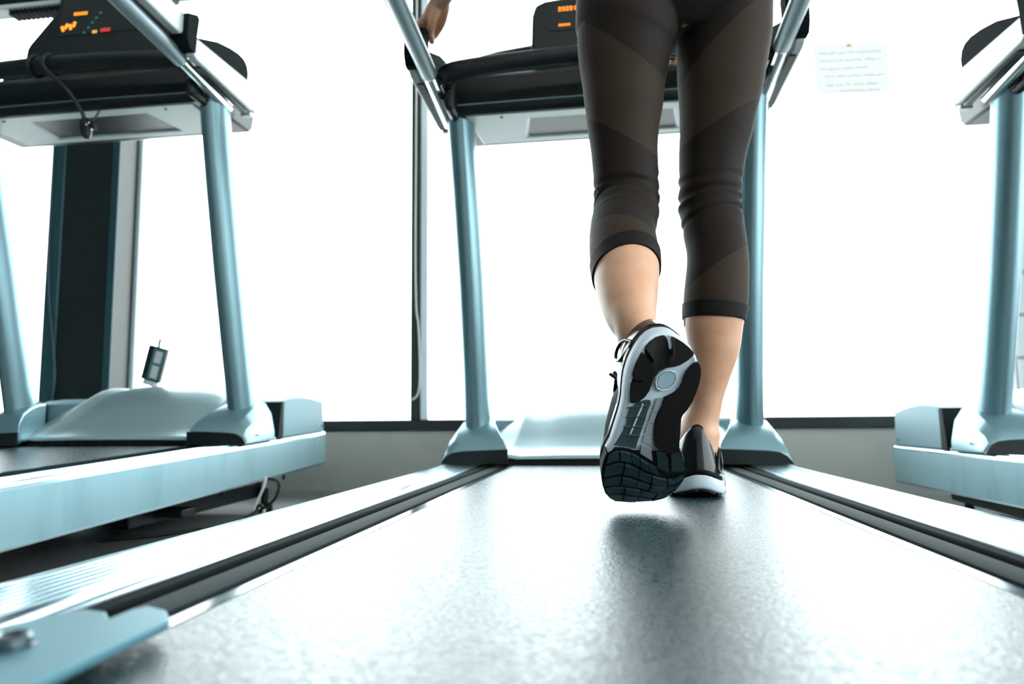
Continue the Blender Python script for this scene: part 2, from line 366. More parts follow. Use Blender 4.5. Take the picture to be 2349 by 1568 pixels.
    # ---- upper assembly: arms, rails, cross bar, console
    for m in (-1, 1):
        arm = [(1.552, 1.168), (1.558, 1.155), (1.572, 1.148), (1.845, 1.135), (1.895, 1.150), (1.925, 1.205), (1.915, 1.232), (1.875, 1.226), (1.835, 1.218), (1.548, 1.206)]
        bm = B(); prism(bm, arm, lambda y, z: U(m * .443, y, z), lambda y, z: U(m * .466, y, z)); part('console_arm', bm, 'white_plastic', bevel=.004)
        bm = B(); tr = [(1.858, 1.138), (1.896, 1.150), (1.884, 1.132), (1.874, 1.126), (1.858, 1.126)]
        prism(bm, tr, lambda y, z: U(m * .425, y, z), lambda y, z: U(m * .455, y, z)); part('arm_end_cap', bm, 'white_plastic', bevel=.002)
        bm = B(); prism(bm, [(1.60, 1.1475), (1.845, 1.136), (1.84, 1.124), (1.80, 1.128), (1.60, 1.142)], lambda y, z: U(m * .440, y, z), lambda y, z: U(m * .456, y, z)); part('arm_underside', bm, 'dark_plastic')
        wing = [(1.575, 1.195), (1.585, 1.222), (1.70, 1.272), (1.76, 1.288), (1.81, 1.296), (1.84, 1.294), (1.858, 1.283), (1.866, 1.262), (1.862, 1.195)]
        bm = B(); prism(bm, wing, lambda y, z: U(m * .420, y, z), lambda y, z: U(m * .445, y, z)); part('side_wing', bm, 'matte_black', bevel=.005)
        bm = B(); prism(bm, [(1.524, 1.250), (1.522, 1.185), (1.535, 1.160), (1.562, 1.160), (1.566, 1.20), (1.575, 1.262), (1.565, 1.268)], lambda y, z: U(m * .418, y, z), lambda y, z: U(m * .469, y, z)); part('rail_joint', bm, 'matte_black', bevel=.003)
        bm = B(); prism(bm, [(.96, 1.225), (.95, 1.245), (.96, 1.275), (1.54, 1.252), (1.53, 1.200), (1.515, 1.190)], lambda y, z: U(m * .430, y, z), lambda y, z: U(m * .456, y, z)); part('rail_cover', bm, 'white_plastic', bevel=.004)
        bm = B(); tube(bm, [U(m * .418, 1.565, 1.154), U(m * .418, 1.5, 1.162), U(m * .418, 1.2, 1.192), U(m * .418, .97, 1.212), U(m * .418, .945, 1.222)], .0205, 20, dome=True); part('handrail', bm, 'grey_grip')
        bm = B(); tube(bm, [U(m * .418, 1.80, 1.124), U(m * .418, 1.555, 1.155)], .0175, 20); part('rail_collar', bm, 'chrome')
        bm = B(); box(bm, m * .375, m * .402, 1.655, 1.80, 1.10, 1.205, U); part('console_bracket', bm, 'dark_plastic', bevel=.012)
        bm = B(); tube(bm, [U(m * .394, 1.652, 1.168), U(m * .394, 1.70, 1.145)], .0035, 8); tube(bm, [U(m * .385, 1.655, 1.150), U(m * .383, 1.70, 1.112)], .0025, 8); part('trim_line', bm, 'silver_paint')
    bm = B(); tube(bm, smooth_path([U(-.388, 1.64, 1.178), U(-.365, 1.622, 1.184), U(-.2, 1.62, 1.194), U(0, 1.62, 1.199), U(.2, 1.62, 1.194), U(.365, 1.622, 1.184), U(.388, 1.64, 1.178)], 5), .0235, 20, dome=True); part('cross_bar', bm, 'dark_plastic')
    pr = [(1.70, 1.120), (1.704, 1.205), (1.73, 1.228), (1.96, 1.235), (1.985, 1.20), (1.97, 1.13), (1.95, 1.112), (1.715, 1.108)]
    bm = B(); prism(bm, pr, lambda y, z: U(-.405, y, z), lambda y, z: U(.405, y, z)); cons = part('console', bm, 'dark_plastic', bevel=.008)
    bm = B(); tube(bm, smooth_path([U(-.385, 1.700, 1.129), U(0, 1.699, 1.131), U(.385, 1.700, 1.129)], 6), .0022, 8); part('seam_line', bm, 'grey_grip', cons)
    # pale under tray with a recessed pocket
    bm = B(); A, Bq = [(-.36, 1.722), (.36, 1.722), (.345, 1.915), (-.345, 1.915)], [(-.19, 1.757), (.19, 1.757), (.215, 1.888), (-.215, 1.888)]
    Cq = [(-.17, 1.765), (.17, 1.765), (.17, 1.872), (-.17, 1.872)]
    L = [[bm.verts.new(U(x, y, z)) for x, y in P] for P, z in ((A, 1.118), (A, 1.1055), (Bq, 1.1055), (Cq, 1.134))]
    for a, b in zip(L, L[1:]):
        for i in range(4): bm.faces.new((a[i], a[(i + 1) % 4], b[(i + 1) % 4], b[i]))
    bm.faces.new(L[3]); part('under_tray', bm, 'white_plastic', cons, bevel=.004)
    for m in (-1, 1):
        bm = B(); tube(bm, [U(m * .263, 1.74, 1.106), U(m * .263, 1.74, 1.1035)], .004, 10); part('tray_screw', bm, 'dark_plastic', cons)
    # arched tray behind the bar
    arch = [(-.40, 1.22), (-.398, 1.325), (-.385, 1.342), (-.29, 1.363), (-.19, 1.374), (0, 1.380), (.19, 1.374), (.29, 1.363), (.385, 1.342), (.398, 1.325), (.40, 1.22)]
    bm = B(); prism(bm, arch, lambda x, z: U(x, 1.845 + (z - 1.22) * .12, z), lambda x, z: U(x, 1.875 + (z - 1.22) * .12, z)); part('console_tray', bm, 'dark_plastic', bevel=.006)
    bm = B(); tube(bm, smooth_path([U(x, 1.838 + (z - 1.22) * .12, z - .012) for x, z in arch[2:9]], 3), .003, 8); part('tray_edge', bm, 'grey_grip')
    # display head
    if head == 'small':
        pts = [(-.19, 1.235), (-.185, 1.43), (-.176, 1.462), (-.15, 1.474), (-.06, 1.482), (.06, 1.482), (.15, 1.474), (.176, 1.462), (.185, 1.43), (.19, 1.235)]
        lean = .10
    else:
        pts = [(-.275, 1.235), (-.270, 1.37), (-.262, 1.388), (-.182, 1.495), (-.178, 1.66), (.178, 1.66), (.182, 1.495), (.262, 1.388), (.270, 1.37), (.275, 1.235)]
        lean = .10
    HY = lambda z: 1.795 + (z - 1.235) * lean
    bm = B(); prism(bm, pts, lambda x, z: U(x, HY(z), z), lambda x, z: U(x, HY(z) + .045, z)); hd = part('display_head', bm, 'dark_plastic', bevel=.008)
    def face(nm, x0, x1, z0, z1, m, d=.002):
        bm = B(); box(bm, x0, x1, 0, 1, z0, z1, lambda x, y, z: U(x, HY(z) - d + y * (d + .004), z)); return part(nm, bm, m, hd, bevel=.0008)
    def glyphs(nm, s, x, z, h, m):        # seven-segment characters
        SEG = {'0': 'abcdef', '1': 'bc', '5': 'acdfg', '9': 'abcdfg', '8': 'abcdefg', '6': 'acdefg', '4': 'bcfg'}
        bm = B(); wd = h * .55; t = h * .15
        for ch in s:
            if ch == ':':
                for q in (.3, .7): box(bm, x, x + t, 0, 1, z + q * h, z + q * h + t, lambda X_, y, Z_: U(X_, HY(Z_) - .003 + y * .004, Z_))
                x += t * 2.2; continue
            for sg in SEG.get(ch, ''):
                r = {'a': (0, wd, h - t, h), 'd': (0, wd, 0, t), 'g': (0, wd, h / 2 - t / 2, h / 2 + t / 2), 'b': (wd - t, wd, h / 2, h), 'c': (wd - t, wd, 0, h / 2), 'f': (0, t, h / 2, h), 'e': (0, t, 0, h / 2)}[sg]
                box(bm, x + r[0], x + r[1], 0, 1, z + r[2], z + r[3], lambda X_, y, Z_: U(X_, HY(Z_) - .003 + y * .004, Z_))
            x += wd * 1.45
        return part(nm, bm, m, hd)
    if head == 'small':
        face('screen', -.135, .135, 1.375, 1.465, 'screen_black')
        glyphs('led_digits', '0909:0', -.110, 1.435, .013, 'led_orange'); glyphs('led_digits', '888888', -.110, 1.388, .007, 'led_orange')
        for k in range(4): face('button', -.05 + k * .03, -.03 + k * .03, 1.32, 1.333, 'led_green')
        face('button', .075, .10, 1.32, 1.333, 'led_red')
    else:
        face('screen', -.165, .165, 1.402, 1.53, 'screen_black')
        glyphs('led_digits', '888888', -.118, 1.472, .010, 'led_orange')
        for (x, z, a) in ((-.150, 1.428, .4), (-.138, 1.436, -.5), (-.124, 1.432, .2), (-.112, 1.440, -.3)):
            bm = B(); box(bm, -.004, .004, 0, 1, -.009, .009, lambda X_, y, Z_: U(x + X_ * math.cos(a) - Z_ * math.sin(a), HY(z) - .004 + y * .004, z + X_ * math.sin(a) + Z_ * math.cos(a))); part('led_icon', bm, 'led_orange', hd)
        face('button', -.046, -.030, 1.403, 1.413, 'led_yellow', .004); face('button', -.018, .014, 1.405, 1.417, 'led_red', .004)
        for k in range(5): face('button', -.078 + k * .012, -.070 + k * .012, 1.405 + k * .016, 1.413 + k * .016, 'led_green', .003)
    if monitor:
        bm = B(); box(bm, -.62, .62, 1.93, 1.98, 1.612, 1.98, U); mn = part('monitor', bm, 'screen_black', bevel=.01)
        bm = B(); box(bm, -.62, .62, 1.926, 1.985, 1.596, 1.612, U); part('bottom_bezel', bm, 'white_plastic', mn, bevel=.003)
        bm = B()
        for k in range(12): box(bm, -.47 + k * .018, -.458 + k * .018, 1.935, 1.975, 1.578, 1.597, U)
        part('vent', bm, 'dark_matte', mn)
        bm = B(); box(bm, -.16, .16, 1.87, 1.93, 1.55, 1.70, U); part('mount', bm, 'dark_plastic', mn)
    return root
CT = treadmill(.006, .180, -.0175, 0, 'treadmill the person walks on, belt and both side rails fully in view')
LT = treadmill(-1.500, .233, .034, .095, 'treadmill left of the walker, with lit orange console marks and a raised deck', True, 'big')
RT = treadmill(1.392, .205, -.016, -.030, 'treadmill cut off by the right picture edge, only its near post and rail showing')

# ------------------------------------------------------------------ the person on the belt
PR = thing('person', 'person in black cropped leggings and running shoes walking on the middle treadmill', 'person', (.10, 1.05, .185))
LEFT = [(0.0485,1.0600,1.0280,0.0805),(0.0465,1.0600,0.9830,0.0805),(0.0450,1.0620,0.9435,0.0810),(0.0440,1.0620,0.9250,0.0790),(0.0410,1.0630,0.9095,0.0750),(0.0390,1.0650,0.8820,0.0710),(0.0375,1.0680,0.8440,0.0645),(0.0370,1.0700,0.8115,0.0610),(0.0355,1.0730,0.7800,0.0565),(0.0360,1.0760,0.7425,0.0520),(0.0375,1.0800,0.6970,0.0505),(0.0375,1.0800,0.6630,0.0495),(0.0365,1.0720,0.6445,0.0485),(0.0335,1.0510,0.6205,0.0485),(0.0285,1.0250,0.5940,0.0475),(0.0280,0.9980,0.5670,0.0480),(0.0290,0.9720,0.5390,0.0480),(0.0295,0.9450,0.5105,0.0445),(0.0300,0.9180,0.4825,0.0400),(0.0320,0.8900,0.4520,0.0330),(0.0375,0.8670,0.4270,0.0255),(0.0445,0.882,0.395,.0255),(.0495,.892,.375,.026)]
RIGHT = [(0.2065,1.1000,1.0380,0.0755),(0.2045,1.1000,0.9925,0.0755),(0.2040,1.1050,0.9540,0.0750),(0.2040,1.1070,0.9365,0.0740),(0.2025,1.1090,0.9205,0.0725),(0.1990,1.1130,0.8875,0.0700),(0.1955,1.1170,0.8520,0.0665),(0.1920,1.1220,0.8175,0.0610),(0.1880,1.1270,0.7820,0.0570),(0.1820,1.1310,0.7465,0.0530),(0.1775,1.1360,0.7000,0.0495),(0.1760,1.1380,0.6715,0.0490),(0.1765,1.1380,0.6485,0.0495),(0.1785,1.1360,0.6300,0.0475),(0.1795,1.1320,0.6100,0.0475),(0.1815,1.1250,0.5830,0.0465),(0.1810,1.1200,0.5560,0.0470),(0.1780,1.1160,0.5275,0.0480),(0.1745,1.1140,0.4960,0.0485),(0.1705,1.1150,0.4645,0.0455),(0.1700,1.1170,0.4450,0.0430),(0.1690,1.1200,0.4200,0.0390),(0.1625,1.1260,0.3835,0.0325),(0.1565,1.1320,0.3505,0.0275),(0.1520,1.1350,0.3240,0.0260),(0.1470,1.1370,0.3055,0.0280),(0.1445,1.1380,0.2880,0.0315),(0.1440,1.1380,0.2710,0.0300),(0.1440,1.1400,0.2460,0.0290)]
def depth_ratio(z, left):            # how much deeper than wide a limb is along its length
    if z > .9: return 1.08
    if z > .68: return 1.08
    k = [(.68, 1.04), (.62, 1.02), (.56, 1.10), (.50, 1.16), (.44, 1.14), (.40, 1.22), (.34, 1.45), (.29, 1.35), (.24, 1.5)]
    if left: k = [(.68, 1.0), (.62, .98), (.58, 1.08), (.53, 1.12), (.48, 1.15), (.44, 1.25), (.415, 1.5), (.36, 1.4)]
    for (a, ra), (b, rb) in zip(k, k[1:]):
        if z <= a and z >= b: return rb + (ra - rb) * (z - b) / (a - b)
    return k[-1][1]
def leg(bm, T, grow, left, wrinkle=False, zmin=-1):
    pts = lerp_table(T, 8); n = len(pts); R = []; seg = 40
    for i, (x, y, z, a) in enumerate(pts):
        if z < zmin: break
        p = Vector((x, y, z)); t = (Vector(pts[min(i + 3, n - 1)][:3]) - Vector(pts[max(i - 3, 0)][:3])).normalized()
        ex = Vector((1, 0, 0)); ex = (ex - t * ex.dot(t)).normalized(); ey = t.cross(ex)
        if ey.y < 0: ey = -ey
        b = a * depth_ratio(z, left); row = []
        for k in range(seg):
            an = 2 * PI * k / seg; g = grow(z) if callable(grow) else grow
            if wrinkle:
                zc = .652 if left else .668; q = (z - zc) / .055
                if abs(q) < 1:
                    # soft horizontal folds behind the knee, strongest at the sides
                    am = .0024 * (1 - q * q) * (.45 + .55 * abs(math.cos(an))); ph = (z + .010 * abs(math.cos(an)) + .006 * math.cos(an) * (1 if left else -1)) * 2 * PI / .0215
                    g += am * (math.sin(ph + .5 * math.sin(3 * an)) + .5 * math.sin(1.63 * ph + .6)) * (1 if ey.y * math.sin(an) < .6 else .3)
            back = math.sin(an) < 0
            bb = b * (1.0 if not back else 1.0)
            row.append(p + ex * ((a + g) * math.cos(an)) + ey * ((bb + g) * math.sin(an)))
        R.append(row)
    rings(bm, R)
def ell(cx, cy, z, a, b, seg=32, p=2.0):
    out = []
    for k in range(seg):
        c, s = math.cos(2 * PI * k / seg), math.sin(2 * PI * k / seg)
        out.append((cx + a * math.copysign(abs(c) ** (2 / p), c), cy + b * math.copysign(abs(s) ** (2 / p), s), z))
    return out
PC, PY = .126, 1.088
def pelvis(bm, g, top):
    T = [(.925, .05, .06, 0), (.95, .125, .092, -.004), (.985, .1545, .112, -.008), (1.03, .164, .118, -.012), (1.08, .158, .108, -.006), (1.14, .136, .09, 0), (1.20, .120, .08, .004)]
    rings(bm, [ell(PC, PY + dy, z, a + g, b + g, p=2.3) for z, a, b, dy in T if z <= top + .001])
# body: legs, trunk, neck, head, arms and hands as one surface
bm = B(); leg(bm, LEFT, lambda z: -.0025 if z > .60 else .0008, True); leg(bm, RIGHT, lambda z: -.0025 if z > .52 else .0008, False)
# keep the skin a touch inside the leggings, but at full width below the hem
pelvis(bm, -.004, 1.14)
T = [(1.10, .142, .092, 0), (1.17, .122, .082, .004), (1.23, .120, .082, .006), (1.31, .132, .092, .008), (1.40, .148, .102, .01), (1.46, .158, .094, .008), (1.505, .150, .074, .004), (1.535, .10, .058, 0), (1.555, .056, .052, 0), (1.60, .047, .05, .01), (1.64, .048, .055, .02)]
rings(bm, [ell(PC - .005, PY + dy, z, a, b, p=2.2) for z, a, b, dy in T])
HC = Vector((PC - .005, PY + .035, 1.715))
rings(bm, [[HC + Vector((r * .98 * math.cos(a * PI / 12) * .076 / .098, r * math.sin(a * PI / 12) * (1.0 if a > 12 else .93), z)) for a in range(24)] for z, r in ((-.112, .03), (-.10, .058), (-.07, .082), (-.03, .095), (.02, .100), (.06, .094), (.09, .072), (.11, .035))])
tube(bm, [HC + Vector((0, .088, .018)), HC + Vector((0, .106, -.016)), HC + Vector((0, .095, -.028))], [.007, .0125, .009], 10, dome=True)      # nose
tube(bm, [HC + Vector((0, .066, -.088)), HC + Vector((0, .082, -.084))], [.028, .014], 12, dome=True)                                          # chin
for s in (-1, 1): tube(bm, [HC + Vector((s * .076, -.004, .020)), HC + Vector((s * .083, -.010, .0)), HC + Vector((s * .076, -.004, -.024))], [.010, .012, .007], 8, dome=True)   # ears
def arm(bm, S, E, Wp, r=(.044, .038, .033, .036, .030, .0215)):
    S, E, Wp = Vector(S), Vector(E), Vector(Wp)
    tube(bm, smooth_path([S, S.lerp(E, .5), E, E.lerp(Wp, .35), E.lerp(Wp, .75), Wp], 4), [r[min(i // 4, 5)] + (r[min(i // 4 + 1, 5)] - r[min(i // 4, 5)]) * (i % 4) / 4 for i in range(21)], 18, dome=True)
def chain(bm, pts, r0_, r1): tube(bm, smooth_path(pts, 3), [r0_ + (r1 - r0_) * i / (3 * (len(pts) - 1)) for i in range(3 * (len(pts) - 1) + 1)], 12, dome=True)
# left hand closed over the left handrail cover, thumb on the inner side
SL, SR = (-.035, 1.085, 1.475), (.285, 1.085, 1.475)
arm(bm, SL, (-.215, 1.285, 1.360), (-.372, 1.512, 1.308))
bm2 = bm
rail_x, rail_z = -.442, 1.250
pal = [Vector((-.372, 1.512, 1.306)), Vector((-.388, 1.540, 1.294)), Vector((-.408, 1.566, 1.284)), Vector((-.424, 1.586, 1.280))]
for dv in (-.020, -.007, .007, .020): tube(bm, smooth_path([p + Vector((dv * .35, dv * (1 if i else .6), dv * -.25)) for i, p in enumerate(pal)], 3), [.0125 + .001 * (i > 3) for i in range(10)], 10, dome=True)
for k in range(4):                   # fingers over the top and down the outer face of the rail cover
    y = 1.555 + k * .0185; q = (.92, 1.0, .97, .8)[3 - k]
    chain(bm, [(-.412, y - .004, 1.288), (-.438, y + .004, 1.2785 + .004), (-.4625, y + .006, 1.268), (-.4715, y + .006, 1.268 - .026 * q), (-.4695, y + .005, 1.268 - .046 * q)], .0088, .0072)
chain(bm, [(-.384, 1.520, 1.298), (-.3985, 1.534, 1.272), (-.412, 1.560, 1.255), (-.4155, 1.590, 1.249)], .0125, .0082)
# right hand closed over the cross bar from behind
arm(bm, SR, (.305, 1.28, 1.255), (.196, 1.535, 1.237))
tp = [Vector((.196, 1.530, 1.237)), Vector((.188, 1.563, 1.236)), Vector((.178, 1.592, 1.232)), Vector((.172, 1.612, 1.228))]
for dv in (-.028, -.009, .009, .028): tube(bm, smooth_path([p + Vector((dv * (.55 if i == 0 else 1), 0, 0)) for i, p in enumerate(tp)], 3), [.0125] * 10, 10, dome=True)
for k in range(4):
    x = .146 + k * .0185
    chain(bm, [(x, 1.606, 1.229), (x, 1.632, 1.2265), (x, 1.6515, 1.206), (x, 1.6475, 1.180), (x, 1.632, 1.166), (x + .001, 1.617, 1.1632)], .0088, .0072)
chain(bm, [(.160, 1.556, 1.234), (.148, 1.583, 1.214), (.152, 1.592, 1.190), (.166, 1.600, 1.172)], .0118, .008)
body = finish('body', remeshed(bm, .0035, 2), 'skin', PR, sharp=0)
for s in (-1, 1):
    bm = B(); c = HC + Vector((s * .031, .079, .012)); bmesh.ops.create_uvsphere(bm, u_segments=12, v_segments=8, radius=.0115, matrix=Matrix.Translation(c)); finish('eye', bm, 'eye_white', PR)
    bm = B(); bmesh.ops.create_uvsphere(bm, u_segments=10, v_segments=6, radius=.005, matrix=Matrix.Translation(c + Vector((0, .0085, 0)))); finish('iris', bm, 'screen_black', PR)
bm = B(); tube(bm, smooth_path([HC + Vector((-.022, .084, -.052)), HC + Vector((-.006, .0915, -.050)), HC + Vector((.006, .0915, -.050)), HC + Vector((.022, .084, -.052))], 3), .0045, 8, dome=True); finish('lips', bm, 'lip', PR)
bm = B()
rings(bm, [[HC + Vector((.082 * r * math.cos(a * PI / 12), -.012 + .105 * r * math.sin(a * PI / 12), z)) for a in range(24)] for z, r in ((.035, .985), (.06, .97), (.09, .78), (.112, .46), (.122, .12))])
rings(bm, [[HC + Vector((.084 * r * math.cos(a * PI / 12), -.030 + .082 * r * math.sin(a * PI / 12), z)) for a in range(24)] for z, r in ((-.075, .55), (-.05, .85), (0, 1.0), (.04, 1.0), (.07, .9))])
tube(bm, smooth_path([HC + Vector((0, -.10, .05)), HC + Vector((0, -.15, .05)), HC + Vector((.005, -.172, -.04)), HC + Vector((.004, -.15, -.17)), HC + Vector((0, -.13, -.24))], 5), [.018] * 4 + [.028] * 6 + [.026] * 5 + [.016] * 4 + [.006] * 2, 14, dome=True)
finish('hair', remeshed(bm, .006, 3), 'hair', PR, sharp=0)
bm = B(); T2 = [(1.12, .146, .096, 0), (1.17, .130, .088, .004), (1.23, .127, .089, .006), (1.31, .139, .099, .008), (1.37, .149, .106, .009), (1.405, .154, .109, .01), (1.425, .150, .108, .01)]
rings(bm, [ell(PC - .005, PY + dy, z, a, b, p=2.2) for z, a, b, dy in T2], True, False); tank = finish('tank_top', bm, 'top_knit', PR, sharp=0); tank.modifiers.new('solid', 'SOLIDIFY').thickness = .003
for s in (-1, 1):
    bm = B(); x = PC - .005 + s * .085
    tube(bm, smooth_path([(x, PY + .108, 1.41), (x - s * .006, PY + .094, 1.462), (x - s * .008, PY + .062, 1.496), (x - s * .008, PY + .01, 1.508), (x - s * .008, PY - .045, 1.496), (x - s * .004, PY - .078, 1.462), (x, PY - .092, 1.41)], 5), .013, 10); finish('strap', bm, 'top_knit', tank)
# leggings: one knit surface cut along its seams into dark knit, sheer panels and hem bands
bm = B(); leg(bm, LEFT[:20], .0014, True, True); leg(bm, RIGHT[:22], .0014, False, True); pelvis(bm, .001, 1.14)
bm = remeshed(bm, .0032, 2)
SEAMS = {'L': [((0.036,0.985,0.869),(0.5955,-0.2638,0.7588)), ((0.027,1.0,0.742),(0.524,-0.2008,0.8277)), ((.023,.965,.595),(.3,.45,.84)), ((.0357,.935,.559),(-.22,.55,.805)), ((.0357,.915,.539),(-.2,.60,.775))],
         'R': [((0.182,1.03,0.898),(-0.6473,0.0361,0.7614)), ((0.165,1.05,0.764),(-0.4828,-0.1025,0.8697)), ((0.173,1.05,0.549),(-0.5667,0.0654,0.8213)), ((0.165,1.055,0.49),(0.1047,0.0183,0.9943)), ((0.164,1.055,0.466),(0.0767,0.0,0.9971))]}
MIDX = .1245
bmesh.ops.bisect_plane(bm, geom=bm.verts[:] + bm.edges[:] + bm.faces[:], plane_co=(MIDX, 0, 0), plane_no=(1, 0, 0))
def zone(c):
    sd = 'L' if c.x < MIDX else 'R'
    for i, (p, n) in enumerate(SEAMS[sd]):
        if (c - Vector(p)).dot(Vector(n)) > 0: return sd, i
    return sd, 5
for sd in 'LR':
    for i, (p, n) in enumerate(SEAMS[sd]):
        lo, hi = ((.72, 1.0) if i == 0 else (.62, .90) if i == 1 else (.38, .68))
        fs = [f for f in bm.faces if ((f.calc_center_median().x < MIDX) == (sd == 'L')) and lo < f.calc_center_median().z < hi]
        g = set(fs)
        for f in fs: g.update(f.edges); g.update(f.verts)
        bmesh.ops.bisect_plane(bm, geom=list(g), plane_co=p, plane_no=n)
bm.faces.ensure_lookup_table(); bm.faces.index_update()
groups = {}
for f in bm.faces:
    sd, i = zone(f.calc_center_median())
    key = {0: 'dark', 1: sd + '1', 2: 'dark', 3: sd + '3', 4: sd + '4', 5: None}[i]
    if key: groups.setdefault(key, []).append(f)
def split_islands(fs):               # keep the one large piece, hand crumbs back
    fs = set(fs); best = []
    rest = []
    while fs:
        st_ = [fs.pop()]; isl = list(st_)
        while st_:
            f = st_.pop()
            for e in f.edges:
                for g in e.link_faces:
                    if g in fs: fs.remove(g); st_.append(g); isl.append(g)
        if len(isl) > len(best): rest += best; best = isl
        else: rest += isl
    return best, rest
for key in list(groups):
    if key != 'dark':
        groups[key], crumbs = split_islands(groups[key]); groups['dark'] += crumbs
def piece(fs, name, m, parent, out=0):
    nb = B(); mp = {}
    for f in fs:
        vs = []
        for v in f.verts:
            if v not in mp: mp[v] = nb.verts.new(v.co + v.normal * out)
            vs.append(mp[v])
        nb.faces.new(vs)
    return finish(name, nb, m, parent, sharp=0)
bm.normal_update()
leggings = piece(groups['dark'], 'leggings', 'legging_knit', PR)
for sd in 'LR':
    piece(groups[sd + '1'], 'sheer_panel', 'legging_mesh', leggings); piece(groups[sd + '3'], 'sheer_panel', 'legging_mesh', leggings)
    h = piece(groups[sd + '4'], 'hem_band', 'legging_hem', leggings, .0008); sd_ = h.modifiers.new('solid', 'SOLIDIFY'); sd_.thickness = .0024; sd_.offset = 0
bm.free()

# running shoes, built in shoe axes: u heel to toe, v across (inner side positive), w up from the sole
S_OUTLINE=[(-6,26),(3,-72),(37,-159),(89,-230),(157,-292),(255,-343),(353,-373),(476,-393),(592,-396),(709,-392),(828,-385),(948,-392),(1054,-406),(1222,-436),(1392,-467),(1507,-504),(1682,-516),(1844,-501),(2027,-463),(2235,-407),(2434,-333),(2585,-241),(2702,-140),(2736,-8),(2733,144),(2703,319),(2632,444),(2523,529),(2415,584),(2254,603),(2096,611),(1908,578),(1709,504),(1500,401),(1344,315),(1248,279),(1087,310),(976,335),(984,333),(903,387),(806,424),(678,454),(552,470),(434,465),(342,442),(250,397),(152,330),(77,246),(15,143),(-3,83)]
S_HORSE=[(820,-313),(709,-331),(592,-338),(564,-328),(560,-281),(560,-223),(545,-215),(531,-227),(529,-285),(514,-320),(483,-334),(422,-328),(330,-311),(262,-285),(205,-264),(205,-242),(239,-217),(314,-149),(320,-127),(299,-112),(276,-119),(178,-196),(149,-220),(130,-214),(85,-167),(43,-95),(26,-26),(25,9),(50,31),(94,44),(207,60),(229,76),(229,94),(206,102),(131,95),(57,85),(34,96),(45,133),(89,219),(145,300),(190,346),(220,345),(281,279),(339,201),(361,132),(373,47),(421,-40),(498,-87),(591,-103),(662,-115),(741,-155),(797,-214),(827,-276)]
S_MEDIAL=[(307,407),(326,432),(388,456),(473,468),(575,467),(694,450),(822,419),(911,381),(984,333),(976,335),(1087,310),(1181,277),(1248,279),(1344,315),(1480,385),(1494,356),(1503,279),(1482,189),(1447,106),(1408,57),(1321,32),(1198,19),(1076,18),(974,38),(873,73),(761,83),(742,124),(694,198),(631,247),(560,269),(513,272),(435,289),(358,335),(315,379)]
S_DISC=[(560,-27),(498,-22),(451,22),(436,85),(459,147),(513,170),(576,157),(631,114),(646,44),(623,-4)]
S_MID=[(948,-319),(892,-282),(828,-217),(798,-133),(801,-77),(837,-65),(941,-91),(1056,-103),(1187,-128),(1319,-152),(1453,-165),(1423,-267),(1408,-363),(1397,-436),(1317,-399),(1213,-353),(1101,-324)]
S_STRIP=[[(781,-3),(765,43),(821,47),(938,14),(934,-32)],[(960,-31),(962,12),(1046,-2),(1046,-47)],[(955,-33),(951,17),(1090,-1),(1086,-68)],[(1111,-72),(1111,-5),(1245,-5),(1237,-85)],[(1263,-90),(1272,-5),(1400,15),(1353,-104)],[(1401,-106),(1451,24),(1658,84),(1522,-98)]]
S_WAVES=[[(1516,-486),(1442,-427),(1436,-359),(1457,-271),(1502,-171),(1583,-68),(1681,45),(1748,142)],[(1731,-493),(1685,-399),(1656,-310),(1682,-209),(1758,-94),(1876,42),(1963,172),(2053,332),(2082,441),(1925,560)],[(2062,-451),(2014,-354),(1984,-245),(2004,-133),(2094,6),(2185,157),(2252,304),(2266,438),(2234,550),(2096,607)],[(2271,-395),(2241,-260),(2246,-122),(2304,30),(2373,187),(2442,346),(2447,470),(2343,582)],[(2462,-304),(2440,-170),(2483,-20),(2544,136),(2607,304),(2594,434),(2486,528)],[(2604,-227),(2693,-113),(2728,38),(2725,181),(2693,326),(2623,442),(2578,487)]]
S_RBLOCK=[[(1491,95),(1517,211),(1639,280),(1902,354),(1798,182)],[(1553,290),(1512,394),(1676,484),(1858,553),(1893,514),(1889,391)]]

